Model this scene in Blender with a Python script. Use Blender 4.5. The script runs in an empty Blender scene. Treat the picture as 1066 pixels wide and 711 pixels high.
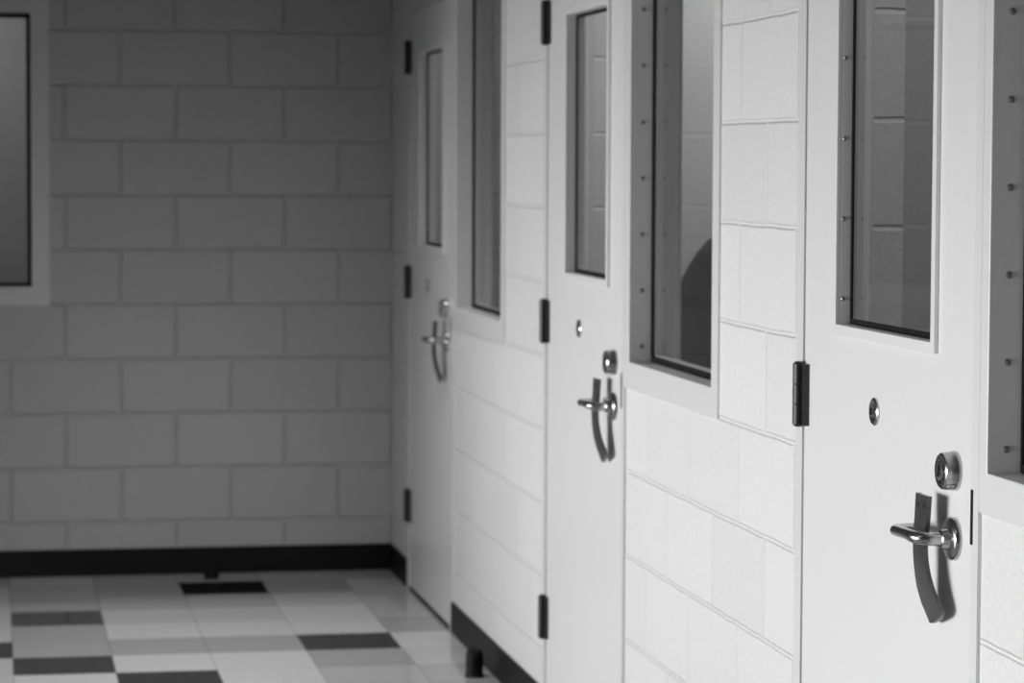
import bpy, bmesh, math, random
from mathutils import Vector, Matrix
random.seed(4)
scene = bpy.context.scene
COL = scene.collection
scene.view_settings.view_transform = 'Standard'
W = 1.486      # corridor face of the cell wall
D = 10.64      # corridor face of the end wall

# ------------------------------------------------------------ materials
def new_mat(name):
    m = bpy.data.materials.new(name); m.use_nodes = True
    nt = m.node_tree
    return m, nt, nt.nodes['Principled BSDF']

def g(v): return (v, v, v, 1)

def simple(name, v, rough=.5, metal=0., noise=0., nscale=40., bump=0., spec=.5):
    m, nt, b = new_mat(name)
    b.inputs['Roughness'].default_value = rough
    b.inputs['Metallic'].default_value = metal
    b.inputs['Specular IOR Level'].default_value = spec
    tc = nt.nodes.new('ShaderNodeTexCoord')
    n = nt.nodes.new('ShaderNodeTexNoise'); n.inputs['Scale'].default_value = nscale
    n.inputs['Detail'].default_value = 4
    nt.links.new(tc.outputs['Object'], n.inputs['Vector'])
    r = nt.nodes.new('ShaderNodeMapRange')
    r.inputs['To Min'].default_value = v*(1-noise); r.inputs['To Max'].default_value = v*(1+noise)
    nt.links.new(n.outputs['Fac'], r.inputs['Value'])
    nt.links.new(r.outputs['Result'], b.inputs['Base Color'])
    if bump:
        bp = nt.nodes.new('ShaderNodeBump'); bp.inputs['Strength'].default_value = bump
        bp.inputs['Distance'].default_value = .001
        nt.links.new(n.outputs['Fac'], bp.inputs['Height'])
        nt.links.new(bp.outputs['Normal'], b.inputs['Normal'])
    return m

def block_mat(name, v, axis, origin, sign, rough=.45, mort=1.0, dist=.005, tex=.35):
    """painted concrete block, running bond 406 x 203 mm, courses from the floor"""
    m, nt, b = new_mat(name)
    L = nt.links.new
    tc = nt.nodes.new('ShaderNodeTexCoord')
    sp = nt.nodes.new('ShaderNodeSeparateXYZ'); L(tc.outputs['Object'], sp.inputs[0])
    ma = nt.nodes.new('ShaderNodeMath'); ma.operation = 'MULTIPLY_ADD'
    L(sp.outputs[axis], ma.inputs[0]); ma.inputs[1].default_value = sign; ma.inputs[2].default_value = origin
    cb = nt.nodes.new('ShaderNodeCombineXYZ'); L(ma.outputs[0], cb.inputs[0]); L(sp.outputs['Z'], cb.inputs[1])
    n0 = nt.nodes.new('ShaderNodeTexNoise'); n0.inputs['Scale'].default_value = 9
    L(tc.outputs['Object'], n0.inputs['Vector'])
    va = nt.nodes.new('ShaderNodeVectorMath'); va.operation = 'MULTIPLY_ADD'
    L(n0.outputs['Color'], va.inputs[0]); va.inputs[1].default_value = (.006, .006, 0)
    L(cb.outputs[0], va.inputs[2])
    br = nt.nodes.new('ShaderNodeTexBrick')
    br.inputs['Scale'].default_value = 1; br.inputs['Brick Width'].default_value = .4064
    br.inputs['Row Height'].default_value = .2032; br.inputs['Mortar Size'].default_value = .0065
    br.inputs['Mortar Smooth'].default_value = .8; br.offset = .5; br.offset_frequency = 2
    br.inputs['Color1'].default_value = g(v*.97); br.inputs['Color2'].default_value = g(v*1.03)
    br.inputs['Mortar'].default_value = g(v*mort); br.inputs['Bias'].default_value = 0  # joint colour lightened to stand in for light the grooves catch
    L(va.outputs[0], br.inputs['Vector'])
    n = nt.nodes.new('ShaderNodeTexNoise'); n.inputs['Scale'].default_value = 130; n.inputs['Detail'].default_value = 6
    L(tc.outputs['Object'], n.inputs['Vector'])
    r = nt.nodes.new('ShaderNodeMapRange'); r.inputs['To Min'].default_value = .85; r.inputs['To Max'].default_value = 1.15
    L(n.outputs['Fac'], r.inputs['Value'])
    vm = nt.nodes.new('ShaderNodeVectorMath'); vm.operation = 'SCALE'
    L(br.outputs['Color'], vm.inputs[0]); L(r.outputs[0], vm.inputs['Scale'])
    L(vm.outputs[0], b.inputs['Base Color'])
    b.inputs['Roughness'].default_value = rough
    h = nt.nodes.new('ShaderNodeMath'); h.operation = 'MULTIPLY_ADD'
    L(br.outputs['Fac'], h.inputs[0]); h.inputs[1].default_value = -1
    h2 = nt.nodes.new('ShaderNodeMath'); h2.operation = 'MULTIPLY'; h2.inputs[1].default_value = tex
    L(n.outputs['Fac'], h2.inputs[0]); L(h2.outputs[0], h.inputs[2])
    bp = nt.nodes.new('ShaderNodeBump'); bp.inputs['Strength'].default_value = 1
    bp.inputs['Distance'].default_value = dist
    L(h.outputs[0], bp.inputs['Height']); L(bp.outputs['Normal'], b.inputs['Normal'])
    return m

M_wall = block_mat('painted_block', .77, 'Y', D, -1, mort=1.08, dist=.0042)
M_back = block_mat('painted_block_end', .46, 'X', W+.2032, -1, mort=1.45, rough=.5, dist=.010, tex=.15)
M_cell = block_mat('painted_block_cell', .5, 'X', W, -1, mort=1.03, dist=.0006)
M_paint = simple('painted_steel', .79, .3, noise=.02, nscale=60, bump=.15)
M_frame = simple('painted_steel_frame', .74, .3, noise=.03, nscale=60, bump=.15)
M_framedk = simple('painted_steel_frame_end', .62, .4, noise=.03)
M_ceil = simple('ceiling_paint', .2, .8, noise=.04)
M_hinge = simple('dark_hinge_metal', .04, .42, metal=.6, noise=.3, nscale=90)
M_steel = simple('brushed_steel', .5, .22, metal=1., noise=.12, nscale=180)
M_dsteel = simple('tarnished_steel', .13, .34, metal=.7, noise=.35, nscale=120, bump=.2)
M_black = simple('black_rubber', .005, .5, noise=.2, spec=.2)
M_base = simple('black_vinyl_base', .005, .45, noise=.2, spec=.15)
M_seal_gap = simple('black_seal_and_gap', .008, .6, spec=.2)  # glass seals and key slots; also the painted shade of door gaps
M_chair = simple('dark_vinyl', .02, .5, noise=.3, nscale=20)
M_rivet = simple('rivet_metal', .35, .35, metal=.8, noise=.1)

def glass_mat():
    """thin single-sheet glazing: same Fresnel from both sides"""
    m = bpy.data.materials.new('window_glass'); m.use_nodes = True
    nt = m.node_tree; nt.nodes.clear()
    o = nt.nodes.new('ShaderNodeOutputMaterial')
    t = nt.nodes.new('ShaderNodeBsdfTransparent'); t.inputs[0].default_value = g(.85)
    gl = nt.nodes.new('ShaderNodeBsdfGlossy'); gl.inputs['Roughness'].default_value = .03
    ge = nt.nodes.new('ShaderNodeNewGeometry')
    ior = nt.nodes.new('ShaderNodeMapRange'); ior.inputs['To Min'].default_value = 1.75; ior.inputs['To Max'].default_value = 1/1.75
    nt.links.new(ge.outputs['Backfacing'], ior.inputs['Value'])
    fr = nt.nodes.new('ShaderNodeFresnel'); nt.links.new(ior.outputs[0], fr.inputs['IOR'])
    mx = nt.nodes.new('ShaderNodeMixShader')
    nt.links.new(fr.outputs[0], mx.inputs[0]); nt.links.new(t.outputs[0], mx.inputs[1])
    nt.links.new(gl.outputs[0], mx.inputs[2]); nt.links.new(mx.outputs[0], o.inputs[0])
    return m
M_glass = glass_mat()

def floor_mat():
    m, nt, b = new_mat('vinyl_tile')
    L = nt.links.new
    at = nt.nodes.new('ShaderNodeAttribute'); at.attribute_name = 'tile'
    tc = nt.nodes.new('ShaderNodeTexCoord')
    n = nt.nodes.new('ShaderNodeTexNoise'); n.inputs['Scale'].default_value = 60; n.inputs['Detail'].default_value = 5
    L(tc.outputs['Object'], n.inputs['Vector'])
    r = nt.nodes.new('ShaderNodeMapRange'); r.inputs['To Min'].default_value = .8; r.inputs['To Max'].default_value = 1.2
    L(n.outputs['Fac'], r.inputs['Value'])
    mp = nt.nodes.new('ShaderNodeMapping'); mp.inputs['Location'].default_value = (-.667, -10.107, 0)
    L(tc.outputs['Object'], mp.inputs['Vector'])
    br = nt.nodes.new('ShaderNodeTexBrick'); br.offset = 0
    br.inputs['Scale'].default_value = 1; br.inputs['Brick Width'].default_value = .3048
    br.inputs['Row Height'].default_value = .3048; br.inputs['Mortar Size'].default_value = .0016
    br.inputs['Color1'].default_value = g(1); br.inputs['Color2'].default_value = g(1); br.inputs['Mortar'].default_value = g(.55)
    L(mp.outputs[0], br.inputs['Vector'])
    v1 = nt.nodes.new('ShaderNodeVectorMath'); v1.operation = 'MULTIPLY'
    L(at.outputs['Color'], v1.inputs[0]); L(br.outputs['Color'], v1.inputs[1])
    v2 = nt.nodes.new('ShaderNodeVectorMath'); v2.operation = 'SCALE'
    L(v1.outputs[0], v2.inputs[0]); L(r.outputs[0], v2.inputs['Scale'])
    L(v2.outputs[0], b.inputs['Base Color'])
    # slightly uneven polish
    n2 = nt.nodes.new('ShaderNodeTexNoise'); n2.inputs['Scale'].default_value = 5
    L(tc.outputs['Object'], n2.inputs['Vector'])
    r2 = nt.nodes.new('ShaderNodeMapRange'); r2.inputs['To Min'].default_value = .06; r2.inputs['To Max'].default_value = .14
    L(n2.outputs['Fac'], r2.inputs['Value']); L(r2.outputs[0], b.inputs['Roughness'])
    b.inputs['Specular IOR Level'].default_value = .36
    return m
M_floor = floor_mat()

# ------------------------------------------------------------ builders
PO = {}
def obj(name, bm, mat, parent=None, smooth=False, bevel=0, origin=None):
    """bm is in world coordinates; it is re-expressed about the parent's / given origin"""
    me = bpy.data.meshes.new(name)
    off = Vector(PO[parent.name]) if parent is not None else Vector((0, 0, 0))
    o3 = Vector(origin) if origin is not None else off
    bmesh.ops.translate(bm, verts=bm.verts, vec=-o3)
    bmesh.ops.recalc_face_normals(bm, faces=bm.faces)
    bm.to_mesh(me); bm.free()
    ob = bpy.data.objects.new(name, me)
    COL.objects.link(ob)
    ob.location = o3 - off
    PO[ob.name] = tuple(o3)
    if parent is not None: ob.parent = parent
    me.materials.append(mat)
    if smooth:
        for p in me.polygons: p.use_smooth = True
        try:
            me.set_sharp_from_angle(angle=math.radians(35))
        except Exception: pass
    if bevel:
        b = ob.modifiers.new('bevel', 'BEVEL'); b.width = bevel; b.segments = 2; b.limit_method = 'ANGLE'
        b.angle_limit = math.radians(40)
    return ob

def empty(name, loc):
    e = bpy.data.objects.new(name, None); e.location = loc; e.empty_display_size = .1
    COL.objects.link(e); PO[e.name] = tuple(loc)
    return e

def meta(o, label, cat, kind=None, group=None):
    o['label'] = label; o['category'] = cat
    if kind: o['kind'] = kind
    if group: o['group'] = group

def addbox(bm, x0, x1, y0, y1, z0, z1):
    vs = [bm.verts.new(p) for p in [(x0,y0,z0),(x1,y0,z0),(x1,y1,z0),(x0,y1,z0),(x0,y0,z1),(x1,y0,z1),(x1,y1,z1),(x0,y1,z1)]]
    for f in [(3,2,1,0),(4,5,6,7),(0,1,5,4),(1,2,6,5),(2,3,7,6),(3,0,4,7)]:
        bm.faces.new([vs[i] for i in f])

def boxes(name, lst, mat, parent=None, **k):
    bm = bmesh.new()
    for b in lst: addbox(bm, *b)
    return obj(name, bm, mat, parent, **k)

def pane_x(x, y0, y1, z0, z1, parent):
    bm = bmesh.new()
    bm.faces.new([bm.verts.new(p) for p in [(x,y0,z0),(x,y0,z1),(x,y1,z1),(x,y1,z0)]])
    return obj('glass_pane', bm, M_glass, parent)

def ring(bm, x0, x1, o, i):
    """rectangular picture-frame solid, thickness along X.  o,i=(y0,y1,z0,z1)"""
    def loop(x, r): return [bm.verts.new((x, r[a], r[b])) for a, b in ((0,2),(1,2),(1,3),(0,3))]
    a, b, c, d = loop(x0, o), loop(x0, i), loop(x1, o), loop(x1, i)
    for k in range(4):
        j = (k+1) % 4
        bm.faces.new([a[k], a[j], b[j], b[k]]); bm.faces.new([c[k], d[k], d[j], c[j]])
        bm.faces.new([a[k], c[k], c[j], a[j]]); bm.faces.new([b[k], b[j], d[j], d[k]])

def skin(bm, rings):
    for a, b in zip(rings, rings[1:]):
        n = max(len(a), len(b))
        for k in range(n):
            j = (k+1) % n
            if len(a) == 1 and len(b) == 1: continue
            if len(b) == 1: bm.faces.new([a[k], a[j], b[0]])
            elif len(a) == 1: bm.faces.new([a[0], b[j], b[k]])
            else: bm.faces.new([a[k], a[j], b[j], b[k]])

def lathe_x(bm, cx, cy, cz, prof, seg=40):
    """revolve (out, r) profile about the -X direction, from the door face outward"""
    rings = []
    for out, r in prof:
        if r < 1e-6: rings.append([bm.verts.new((cx-out, cy, cz))]); continue
        rings.append([bm.verts.new((cx-out, cy+r*math.cos(2*math.pi*k/seg), cz+r*math.sin(2*math.pi*k/seg))) for k in range(seg)])
    skin(bm, rings)

def lathe_z(bm, cx, cy, prof, seg=32):
    rings = []
    for z, r in prof:
        if r < 1e-6: rings.append([bm.verts.new((cx, cy, z))]); continue
        rings.append([bm.verts.new((cx+r*math.cos(2*math.pi*k/seg), cy+r*math.sin(2*math.pi*k/seg), z)) for k in range(seg)])
    skin(bm, rings)

def cr(K, sub):
    """Catmull-Rom resample of a list of tuples"""
    out = []
    for i in range(len(K)-1):
        p0 = K[max(i-1,0)]; p1 = K[i]; p2 = K[i+1]; p3 = K[min(i+2,len(K)-1)]
        for k in range(sub):
            t = k/sub
            out.append(tuple(.5*((2*b)+(-a+c)*t+(2*a-5*b+4*c-d)*t*t+(-a+3*b-3*c+d)*t**3) for a, b, c, d in zip(p0, p1, p2, p3)))
    out.append(K[-1]); return out

def tube(bm, pts, rad, seg=16, flat=1.0):
    R = list(rad) if hasattr(rad, '__len__') else [rad]*len(pts)
    S = cr([tuple(p)+(q,) for p, q in zip(pts, R)], 6)
    rings = []
    for i, s in enumerate(S):
        p = Vector(s[:3]); rr = s[3]
        d = (Vector(S[min(i+1,len(S)-1)][:3])-Vector(S[max(i-1,0)][:3])).normalized()
        up = Vector((0,0,1)) if abs(d.z) < .9 else Vector((0,1,0))
        a = d.cross(up).normalized(); b = a.cross(d).normalized()
        rings.append([bm.verts.new(p + a*rr*math.cos(2*math.pi*k/seg) + b*rr*flat*math.sin(2*math.pi*k/seg)) for k in range(seg)])
    skin(bm, rings)
    bm.faces.new(rings[0]); bm.faces.new(rings[-1])

# ------------------------------------------------------------ room shell
XL, YR, CH = -4.5, -2.0, 2.75
XO, YB = 4.7, 14.0

bm = bmesh.new(); lay = bm.loops.layers.float_color.new('tile')
dark = {(.667,10.107),(.0574,9.497),(.972,8.888),(.0574,8.583),(-.247,8.888),(.362,8.278)}
light = {(.362,9.193),(.667,9.193),(.972,9.497),(.667,8.583),(.667,8.278),(.0574,8.278),(.362,8.583),(.972,9.193),(1.277,8.888)}
def lines(o, a, b):
    s = .3048; k0 = math.ceil((a-o)/s+1e-6); r = [a]
    while o+k0*s < b-1e-6: r.append(o+k0*s); k0 += 1
    return r+[b]
XS = lines(.667, XL-.2, XO+.2); YS = lines(10.107, YR-.2, YB+.2)
vg = [[bm.verts.new((x, y, 0)) for y in YS] for x in XS]
for i in range(len(XS)-1):
    for j in range(len(YS)-1):
        f = bm.faces.new([vg[i][j], vg[i+1][j], vg[i+1][j+1], vg[i][j+1]])
        x, y = XS[i], YS[j]
        inview = (-.4 < x < 1.5 and 7.5 < y < 10.7)
        dk = any(abs(x-a) < .05 and abs(y-b) < .05 for a, b in dark) or (not inview and random.random() < .12)
        li = any(abs(x-a) < .05 and abs(y-b) < .05 for a, b in light)
        v = .004 if dk else (.8 if li else random.choice([.48, .54, .6, .66, .7]))
        for l in f.loops: l[lay] = (v, v, v, 1)
fl = obj('floor', bm, M_floor); meta(fl, 'glossy light vinyl tile floor with scattered black tiles', 'floor', 'structure')

# hinge edge, latch edge, window far edge, window near edge, lite far offset, lite near offset
UNITS = [(10.13, 9.20, 9.09, 8.27, .26, .78), (7.558, 6.628, 6.545, 5.765, .27, .77), (5.078, 4.155, 4.085, 3.33, .215, .735)]
FT = 2.13
pcs = []; cur = D
for H, Lc, wf, wn, *_ in UNITS:
    pcs.append((W, W+.2, H+.05, cur, 0, CH))
    pcs.append((W, W+.2, Lc-.035, H+.05, FT, CH))
    pcs.append((W, W+.2, wn-.05, Lc-.035, 0, 1.008)); pcs.append((W, W+.2, wn-.05, Lc-.035, FT, CH))
    cur = wn-.05
pcs.append((W, W+.2, YR, cur, 0, CH))
wr = boxes('wall_right', pcs, M_wall); meta(wr, 'white painted concrete block wall with cell doors', 'wall', 'structure')

WX1 = .215; WX0 = -1.05
wb = boxes('wall_back', [(WX1, XO, D, D+.2, 0, CH), (XL, WX0, D, D+.2, 0, CH), (WX0, WX1, D, D+.2, 0, 1.008), (WX0, WX1, D, D+.2, FT, CH)], M_back)
meta(wb, 'grey painted concrete block end wall', 'wall', 'structure')
wl = boxes('wall_left', [(XL-.2, XL, YR, YB, 0, CH)], M_back); meta(wl, 'grey painted block wall', 'wall', 'structure')
wf_ = boxes('wall_front', [(XL, XO, YR-.2, YR, 0, CH)], M_back); meta(wf_, 'painted block wall at the near end of the corridor', 'wall', 'structure')
wo = boxes('wall_outer', [(XO, XO+.2, YR, YB, 0, CH)], M_wall); meta(wo, 'outer block wall of the cells', 'wall', 'structure')
w2 = boxes('wall_rear', [(XL, XO, YB, YB+.2, 0, CH)], M_cell); meta(w2, 'block wall of the room behind the end window', 'wall', 'structure')
for i, y in enumerate((7.93, 5.43, 2.95)):
    p = boxes('wall_partition', [(W+.2, XO, y-.07, y+.07, 0, CH)], M_cell); meta(p, 'painted block partition between two cells', 'wall', 'structure')
c = boxes('ceiling', [(XL-.2, XO+.2, YR-.2, YB+.2, CH, CH+.1)], M_ceil); meta(c, 'plain painted ceiling', 'ceiling', 'structure')

bb = boxes('baseboard_back', [(XL, W-.008, D-.008, D, 0, .1)], M_base, bevel=.002); meta(bb, 'black vinyl baseboard along the end wall', 'baseboard', 'structure')
prev = D
for H, Lc, wf, wn, *_ in UNITS:
    b = boxes('baseboard_right', [(W-.008, W, H+.052, prev, 0, .1)], M_base, bevel=.002); meta(b, 'black vinyl baseboard along the cell wall', 'baseboard', 'structure')
    prev = Lc-.037
b = boxes('baseboard_right', [(W-.008, W, YR, prev, 0, .1)], M_base, bevel=.002); meta(b, 'black vinyl baseboard along the cell wall', 'baseboard', 'structure')

# ------------------------------------------------------------ windows
def rivets(parent, x, y, zs, r=.0055):
    first = None
    for z in zs:
        if first is None:
            bm = bmesh.new()
            rings = []
            for out, rr in [(0, r), (.0015, r), (.003, r*.7), (.0038, 0)]:
                if rr == 0: rings.append([bm.verts.new((x, y-out, z))])
                else: rings.append([bm.verts.new((x+rr*math.cos(k*math.pi/8), y-out, z+rr*math.sin(k*math.pi/8))) for k in range(16)])
            skin(bm, rings)
            first = obj('rivet', bm, M_rivet, parent, smooth=True, origin=(x, y, z)); z0 = z
        else:
            q = first.copy(); q.location = first.location + Vector((0, 0, z-z0)); q.parent = parent; COL.objects.link(q)

XF = W-.006     # face of frames
XG = W+.052     # glass plane in window frames
WL = ['narrow cell window in white steel frame beside the farthest door', 'cell window in white riveted steel frame, dark chair inside', 'cell window in white riveted steel frame beside the nearest door']
for n, (H, Lc, wf, wn, *_ ) in enumerate(UNITS, 1):
    e = empty('window_%d' % n, (W, (wf+wn)/2, 1.008)); meta(e, WL[n-1], 'window', 'structure')
    bm = bmesh.new()
    ring(bm, XF, W+.12, (wn-.05, Lc-.035, 1.008, FT), (wn, wf, 1.072, 2.085))
    fr = obj('window_frame', bm, M_frame, e, bevel=.002)
    bm = bmesh.new(); ring(bm, XG+.004, XG+.02, (wn+.001, wf-.001, 1.073, 2.084), (wn+.014, wf-.014, 1.088, 2.07))
    obj('glazing_stop', bm, M_frame, e)
    bm = bmesh.new(); ring(bm, XG-.005, XG-.001, (wn+.001, wf-.001, 1.073, 2.084), (wn+.007, wf-.009, 1.085, 2.075))
    obj('glass_seal', bm, M_seal_gap, e)
    pane_x(XG, wn+.001, wf-.001, 1.073, 2.084, e)
    if n > 1: rivets(e, W+.024, wf, [1.108+.132*k for k in range(8)])

e = empty('window_4', ((WX0+WX1)/2, D, 1.008)); meta(e, 'wide window in pale steel frame set in the grey block wall', 'window', 'structure')
def build_ringy(name, mat, y0, y1, o, i, bevel=0):
    bm = bmesh.new(); ring(bm, y0, y1, o, i)
    for v in bm.verts: v.co = Vector((v.co.y, v.co.x, v.co.z))
    return obj(name, bm, mat, e, bevel=bevel)
gi = (WX0+.07, WX1-.068, 1.08, 2.085)
build_ringy('window_frame', M_framedk, D-.012, D+.12, (WX0, WX1, 1.008, FT+.02), gi, .003)
build_ringy('glazing_stop', M_framedk, D+.05, D+.07, (gi[0]+.001, gi[1]-.001, gi[2]+.001, gi[3]-.001), (gi[0]+.015, gi[1]-.015, gi[2]+.015, gi[3]-.015))
build_ringy('glass_seal', M_seal_gap, D+.035, D+.045, (gi[0]+.001, gi[1]-.001, gi[2]+.001, gi[3]-.001), (gi[0]+.014, gi[1]-.014, gi[2]+.012, gi[3]-.018))
bm = bmesh.new()
bm.faces.new([bm.verts.new(p) for p in [(gi[0], D+.046, gi[2]), (gi[1], D+.046, gi[2]), (gi[1], D+.046, gi[3]), (gi[0], D+.046, gi[3])]])
obj('glass_pane', bm, M_glass, e)

# ------------------------------------------------------------ doors
DX = W-.003     # door face
def hinge(parent, y, z):
    bm = bmesh.new()
    h = .114
    cx = DX-.011
    for k in range(3):
        z0 = z-h/2+k*h/3+.0003; z1 = z-h/2+(k+1)*h/3-.0003
        lathe_z(bm, cx, y, [(z0, 0), (z0, .0105), (z0+.0008, .0112), (z1-.0008, .0112), (z1, .0105), (z1, 0)], 24)
    lathe_z(bm, cx, y, [(z-h/2-.004, 0), (z-h/2-.0035, .007), (z-h/2, .010), (z-h/2, 0)], 24)
    lathe_z(bm, cx, y, [(z+h/2, 0), (z+h/2, .010), (z+h/2+.0035, .007), (z+h/2+.004, 0)], 24)
    addbox(bm, DX-.0085, DX+.0, y+.004, y+.034, z-h/2, z+h/2)
    addbox(bm, DX-.0085, DX+.0, y-.034, y-.004, z-h/2, z+h/2)
    for dz in (-.04, 0, .04):
        lathe_x(bm, DX-.0085, y-.021, z+dz, [(0, .004), (.001, .0035), (.0015, 0)], 12)
    return obj('hinge', bm, M_hinge, parent, smooth=True, origin=(cx, y, z))

def blade(parent, y, z):
    """curved forearm pull clamped on the lever"""
    # (distance below top, out from door, y shift, half width)
    K = [(0, .031, .012, .030), (.04, .033, .012, .029), (.075, .036, .011, .027), (.11, .0355, .006, .029),
         (.145, .031, -.003, .037), (.172, .024, -.014, .046), (.188, .019, -.010, .036), (.205, .014, .012, .006)]
    bm = bmesh.new(); rows = []
    top = z+.060; th = .0035
    for dz, o, dy, hw in cr(K, 6):
        zz = top-dz; yc = y+dy
        rows.append([bm.verts.new(p) for p in [(DX-o-th, yc-hw, zz), (DX-o-th-.002, yc, zz), (DX-o-th, yc+hw, zz), (DX-o+th, yc+hw, zz), (DX-o+th-.002, yc, zz), (DX-o+th, yc-hw, zz)]])
    skin(bm, rows)
    bm.faces.new(rows[0]); bm.faces.new(rows[-1][::-1])
    for dz, ddy in ((.047, -.008), (.047, .020), (.027, .006)):
        lathe_x(bm, DX-.0365, y+ddy+.004, z+dz-.004, [(0, .0045), (.002, .004), (.0025, 0)], 12)
    return obj('arm_pull', bm, M_dsteel, parent, smooth=True)

LAB = ['white steel cell door next to the corner, narrow glass lite', 'white steel cell door with lever, arm pull and glass lite', 'white steel cell door with steel deadbolt and lever, nearest door']
for n, (H, Lc, wf, wn, la, lb) in enumerate(UNITS, 1):
    e = empty('door_%d' % n, (W, (H+Lc)/2, 0)); meta(e, LAB[n-1], 'door', 'structure')
    g3 = .003
    boxes('door_frame', [(XF, W+.12, H+g3, H+.05, 0, FT), (XF, W+.12, Lc-.035, Lc-g3, 0, FT), (XF, W+.12, Lc-g3, H+g3, 2.083, FT),
                         (DX+.05, W+.12, H-.014, H+g3, 0, 2.083), (DX+.05, W+.12, Lc-g3, Lc+.014, 0, 2.083), (DX+.05, W+.12, Lc+.014, H-.014, 2.069, 2.083)], M_frame, e)
    fy, ny = H-la, H-lb          # lite opening
    z0, z1 = 1.255, 1.925
    bm = bmesh.new(); ring(bm, DX, DX+.045, (Lc, H, .012, 2.08), (ny-.004, fy+.004, z0-.004, z1+.004))
    leaf = obj('door_leaf', bm, M_paint, e, bevel=.0015)
    bm = bmesh.new()
    ring(bm, DX-.008, DX, (ny-.018, fy+.018, z0-.018, z1+.018), (ny, fy, z0, z1))
    ring(bm, DX, DX+.045, (ny-.0035, fy+.0035, z0-.0035, z1+.0035), (ny, fy, z0, z1))
    lf = obj('lite_frame', bm, M_paint, e, bevel=.0015)
    bm = bmesh.new(); ring(bm, DX+.019, DX+.0225, (ny+.0005, fy-.0005, z0+.0005, z1-.0005), (ny+.008, fy-.009, z0+.010, z1-.009))
    obj('glass_seal', bm, M_seal_gap, e)
    pane_x(DX+.023, ny+.0005, fy-.0005, z0+.0005, z1-.0005, e)
    if n > 2: rivets(lf, DX+.006, fy, [1.30+.142*k for k in range(5)], .004)
    for z in (.305, 1.113, 1.918): hinge(e, H+.0015, z)
    yb = Lc+.078
    bm = bmesh.new(); yk, zk = H-.43, 1.117
    lathe_x(bm, DX, yk, zk, [(0, .024), (.003, .024), (.005, .021), (.0045, .016), (.003, .014), (.003, .010), (.007, .009), (.008, .006), (.008, 0)])
    kc = obj('key_cover', bm, M_steel, e, smooth=True)
    boxes('key_slot', [(DX-.0086, DX-.006, yk-.0015, yk+.0015, zk-.006, zk+.006)], M_seal_gap, kc)
    bm = bmesh.new(); zb = 1.06
    lathe_x(bm, DX, yb, zb, [(0, .031), (.006, .031), (.008, .0300), (.020, .0292), (.024, .0285), (.026, .026), (.0255, .021), (.023, .020), (.023, .0155), (.028, .0145), (.029, .012), (.029, 0)])
    db = obj('deadbolt', bm, M_steel, e, smooth=True)
    boxes('key_slot', [(DX-.0297, DX-.027, yb-.0018, yb+.0018, zb-.008, zb+.008)], M_seal_gap, db)
    zl = .953
    bm = bmesh.new(); lathe_x(bm, DX, yb, zl, [(0, .034), (.007, .034), (.010, .032), (.012, .028), (.013, .017), (.024, .015), (.026, .012)])
    lv = obj('lever_handle', bm, M_steel, e, smooth=True)
    bm = bmesh.new()
    tube(bm, [(DX-.012, yb, zl), (DX-.035, yb, zl), (DX-.052, yb+.004, zl+.001), (DX-.061, yb+.018, zl+.002), (DX-.063, yb+.045, zl+.003), (DX-.063, yb+.085, zl+.002),
              (DX-.062, yb+.108, zl+.001), (DX-.053, yb+.124, zl), (DX-.038, yb+.130, zl), (DX-.018, yb+.130, zl)], [.011, .011, .0105, .010, .009, .009, .009, .009, .009, .0085], 20)
    obj('lever_grip', bm, M_steel, lv, smooth=True)
    blade(lv, yb+.050, zl+.003)
    boxes('strike_gap_shade', [(XF-.001, XF+.003, Lc-.012, Lc-.002, .955, 1.04)], M_seal_gap, e)  # black block standing in for the dark strike cutout at the latch
    boxes('door_gap_shade', [(DX-.001, DX+.03, Lc, H, .001, .014)], M_seal_gap, e)  # black strip painting the shadow gap under the leaf

# ------------------------------------------------------------ door stops on the floor
def stop(x, y, h, r, label):
    bm = bmesh.new()
    lathe_z(bm, x, y, [(0, 0), (0, r*1.12), (.006, r*1.12), (.009, r), (h*.62, r), (h*.8, r*.93), (h*.93, r*.65), (h*.985, r*.3), (h, 0)])
    o = obj('door_stop', bm, M_black, None, smooth=True, origin=(x, y, 0)); meta(o, label, 'door stop')
    bm = bmesh.new(); lathe_z(bm, x, y, [(h*.45, r*1.0), (h*.45, r*1.05), (h*.5, r*1.05), (h*.5, r*1.0)])
    obj('ring', bm, M_base, o, smooth=True)
stop(1.42, 8.35, .092, .026, 'dome-topped black rubber door stop on the floor beside baseboard')
stop(.795, 10.50, .035, .026, 'small low black door stop on the floor near the end wall')

# ------------------------------------------------------------ chair in the middle cell
cx, cy = 1.985, 7.15
ch = empty('high_back_chair', (cx, cy, 0)); meta(ch, 'dark high-backed padded chair inside the cell behind glass', 'chair')
def backrest():
    bm = bmesh.new(); N = 26; rows = []
    for i in range(N+1):
        t = i/N; z = .48+.89*t
        hw = .285-.07*t
        if t > .4: hw *= math.sqrt(max(0, 1-((t-.4)/.6)**2.0))
        hw = max(hw, .004); yy = cy+.22+.10*t; row = []
        for k in range(17):
            s = -1+2*k/16; row.append((cx+hw*s, yy-.035*(1-s*s), z))
        for k in range(16, -1, -1):
            s = -1+2*k/16; row.append((cx+hw*s, yy+.035*(1-s*s)**.5+.01, z))
        rows.append([bm.verts.new(p) for p in row])
    skin(bm, rows)
    bm.faces.new(rows[0]); bm.faces.new(rows[-1])
    return obj('backrest', bm, M_chair, ch, smooth=True)
backrest()
boxes('seat', [(cx-.25, cx+.25, cy-.25, cy+.25, .42, .50)], M_chair, ch, bevel=.03)
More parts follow.
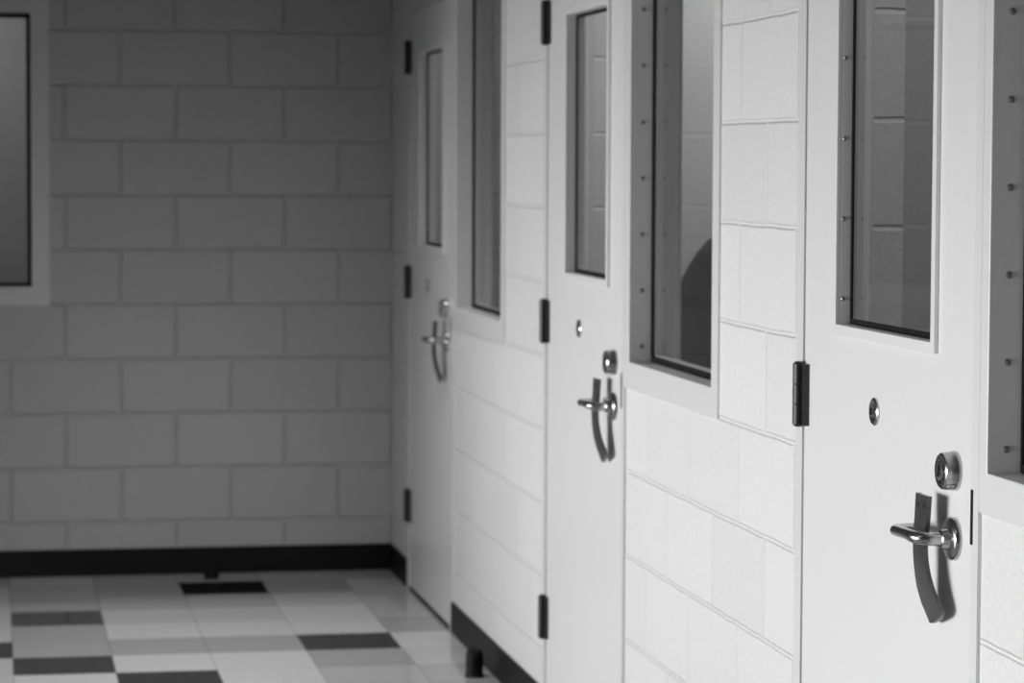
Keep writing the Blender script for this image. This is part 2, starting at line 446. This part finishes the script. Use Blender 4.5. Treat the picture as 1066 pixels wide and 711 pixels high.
for sx in (-1, 1):
    bm = bmesh.new(); tube(bm, [(cx+sx*.27, cy-.2, .44), (cx+sx*.28, cy-.22, .62), (cx+sx*.28, cy-.12, .70), (cx+sx*.27, cy+.22, .70)], .02, 12)
    obj('armrest', bm, M_chair, ch, smooth=True)
    for sy in (-1, 1):
        bm = bmesh.new(); tube(bm, [(cx+sx*.22, cy+sy*.22, .43), (cx+sx*.23, cy+sy*.235, .2), (cx+sx*.24, cy+sy*.25, 0)], .016, 12)
        obj('leg', bm, M_hinge, ch, smooth=True)

# ------------------------------------------------------------ lights
def area(name, loc, target, sx, sy, power, spread=180):
    l = bpy.data.lights.new(name, 'AREA'); l.shape = 'RECTANGLE'; l.size = sx; l.size_y = sy; l.energy = power
    l.spread = math.radians(spread)
    o = bpy.data.objects.new(name, l); COL.objects.link(o); o.location = loc
    o.rotation_euler = (Vector(target)-Vector(loc)).to_track_quat('-Z', 'Y').to_euler()
    return o
area('daylight', (-3.6, 4.4, .9), (1.5, 4.4, .8), 8.0, 1.0, 67, 54)
area('overhead_fill', (-1.0, 3.0, 2.7), (-1.0, 3.0, 0), 1.2, 1.2, 5)
area('overhead_fill', (.5, 8.7, 2.7), (.5, 8.7, 0), 1.2, 1.2, 9, 90)  # unseen light added to brighten the far floor and foot of end wall
area('end_wall_fill', (-1.2, 3.5, 1.2), (.9, 10.6, .3), .5, .5, 1.7, 30)  # unseen light added to lift the lower right of the end wall
area('cell_lamp', (2.5, 9.5, 2.68), (2.3, 9.6, 0), .6, .6, 9)
area('cell_lamp', (2.45, 7.35, 2.6), (2.3, 7.6, 0), .4, .4, 20)
area('cell_lamp', (2.5, 4.5, 2.68), (2.3, 4.65, 0), .6, .6, 10)
area('room_lamp', (-.3, 13.0, 2.68), (-.3, 13.3, 0), .8, .6, 9)
w = bpy.data.worlds.new('world'); scene.world = w; w.use_nodes = True
w.node_tree.nodes['Background'].inputs[0].default_value = g(1); w.node_tree.nodes['Background'].inputs[1].default_value = .02

# ------------------------------------------------------------ camera
f = 2961.0
d1 = Vector((-543, 186, -f)).normalized()
r = .004
u = Vector((r, 1, (186-543*r)/f)).normalized()
xx = d1.cross(u).normalized()
R = Matrix((xx, d1, u))
cam = bpy.data.cameras.new('camera'); co = bpy.data.objects.new('camera', cam); COL.objects.link(co)
M = R.to_4x4(); M.translation = Vector((0, 0, 1.535)); co.matrix_world = M
cam.sensor_width = 36; cam.lens = f/1066*36
cam.dof.use_dof = True; cam.dof.focus_distance = 4.5; cam.dof.aperture_fstop = 7.1
scene.camera = co
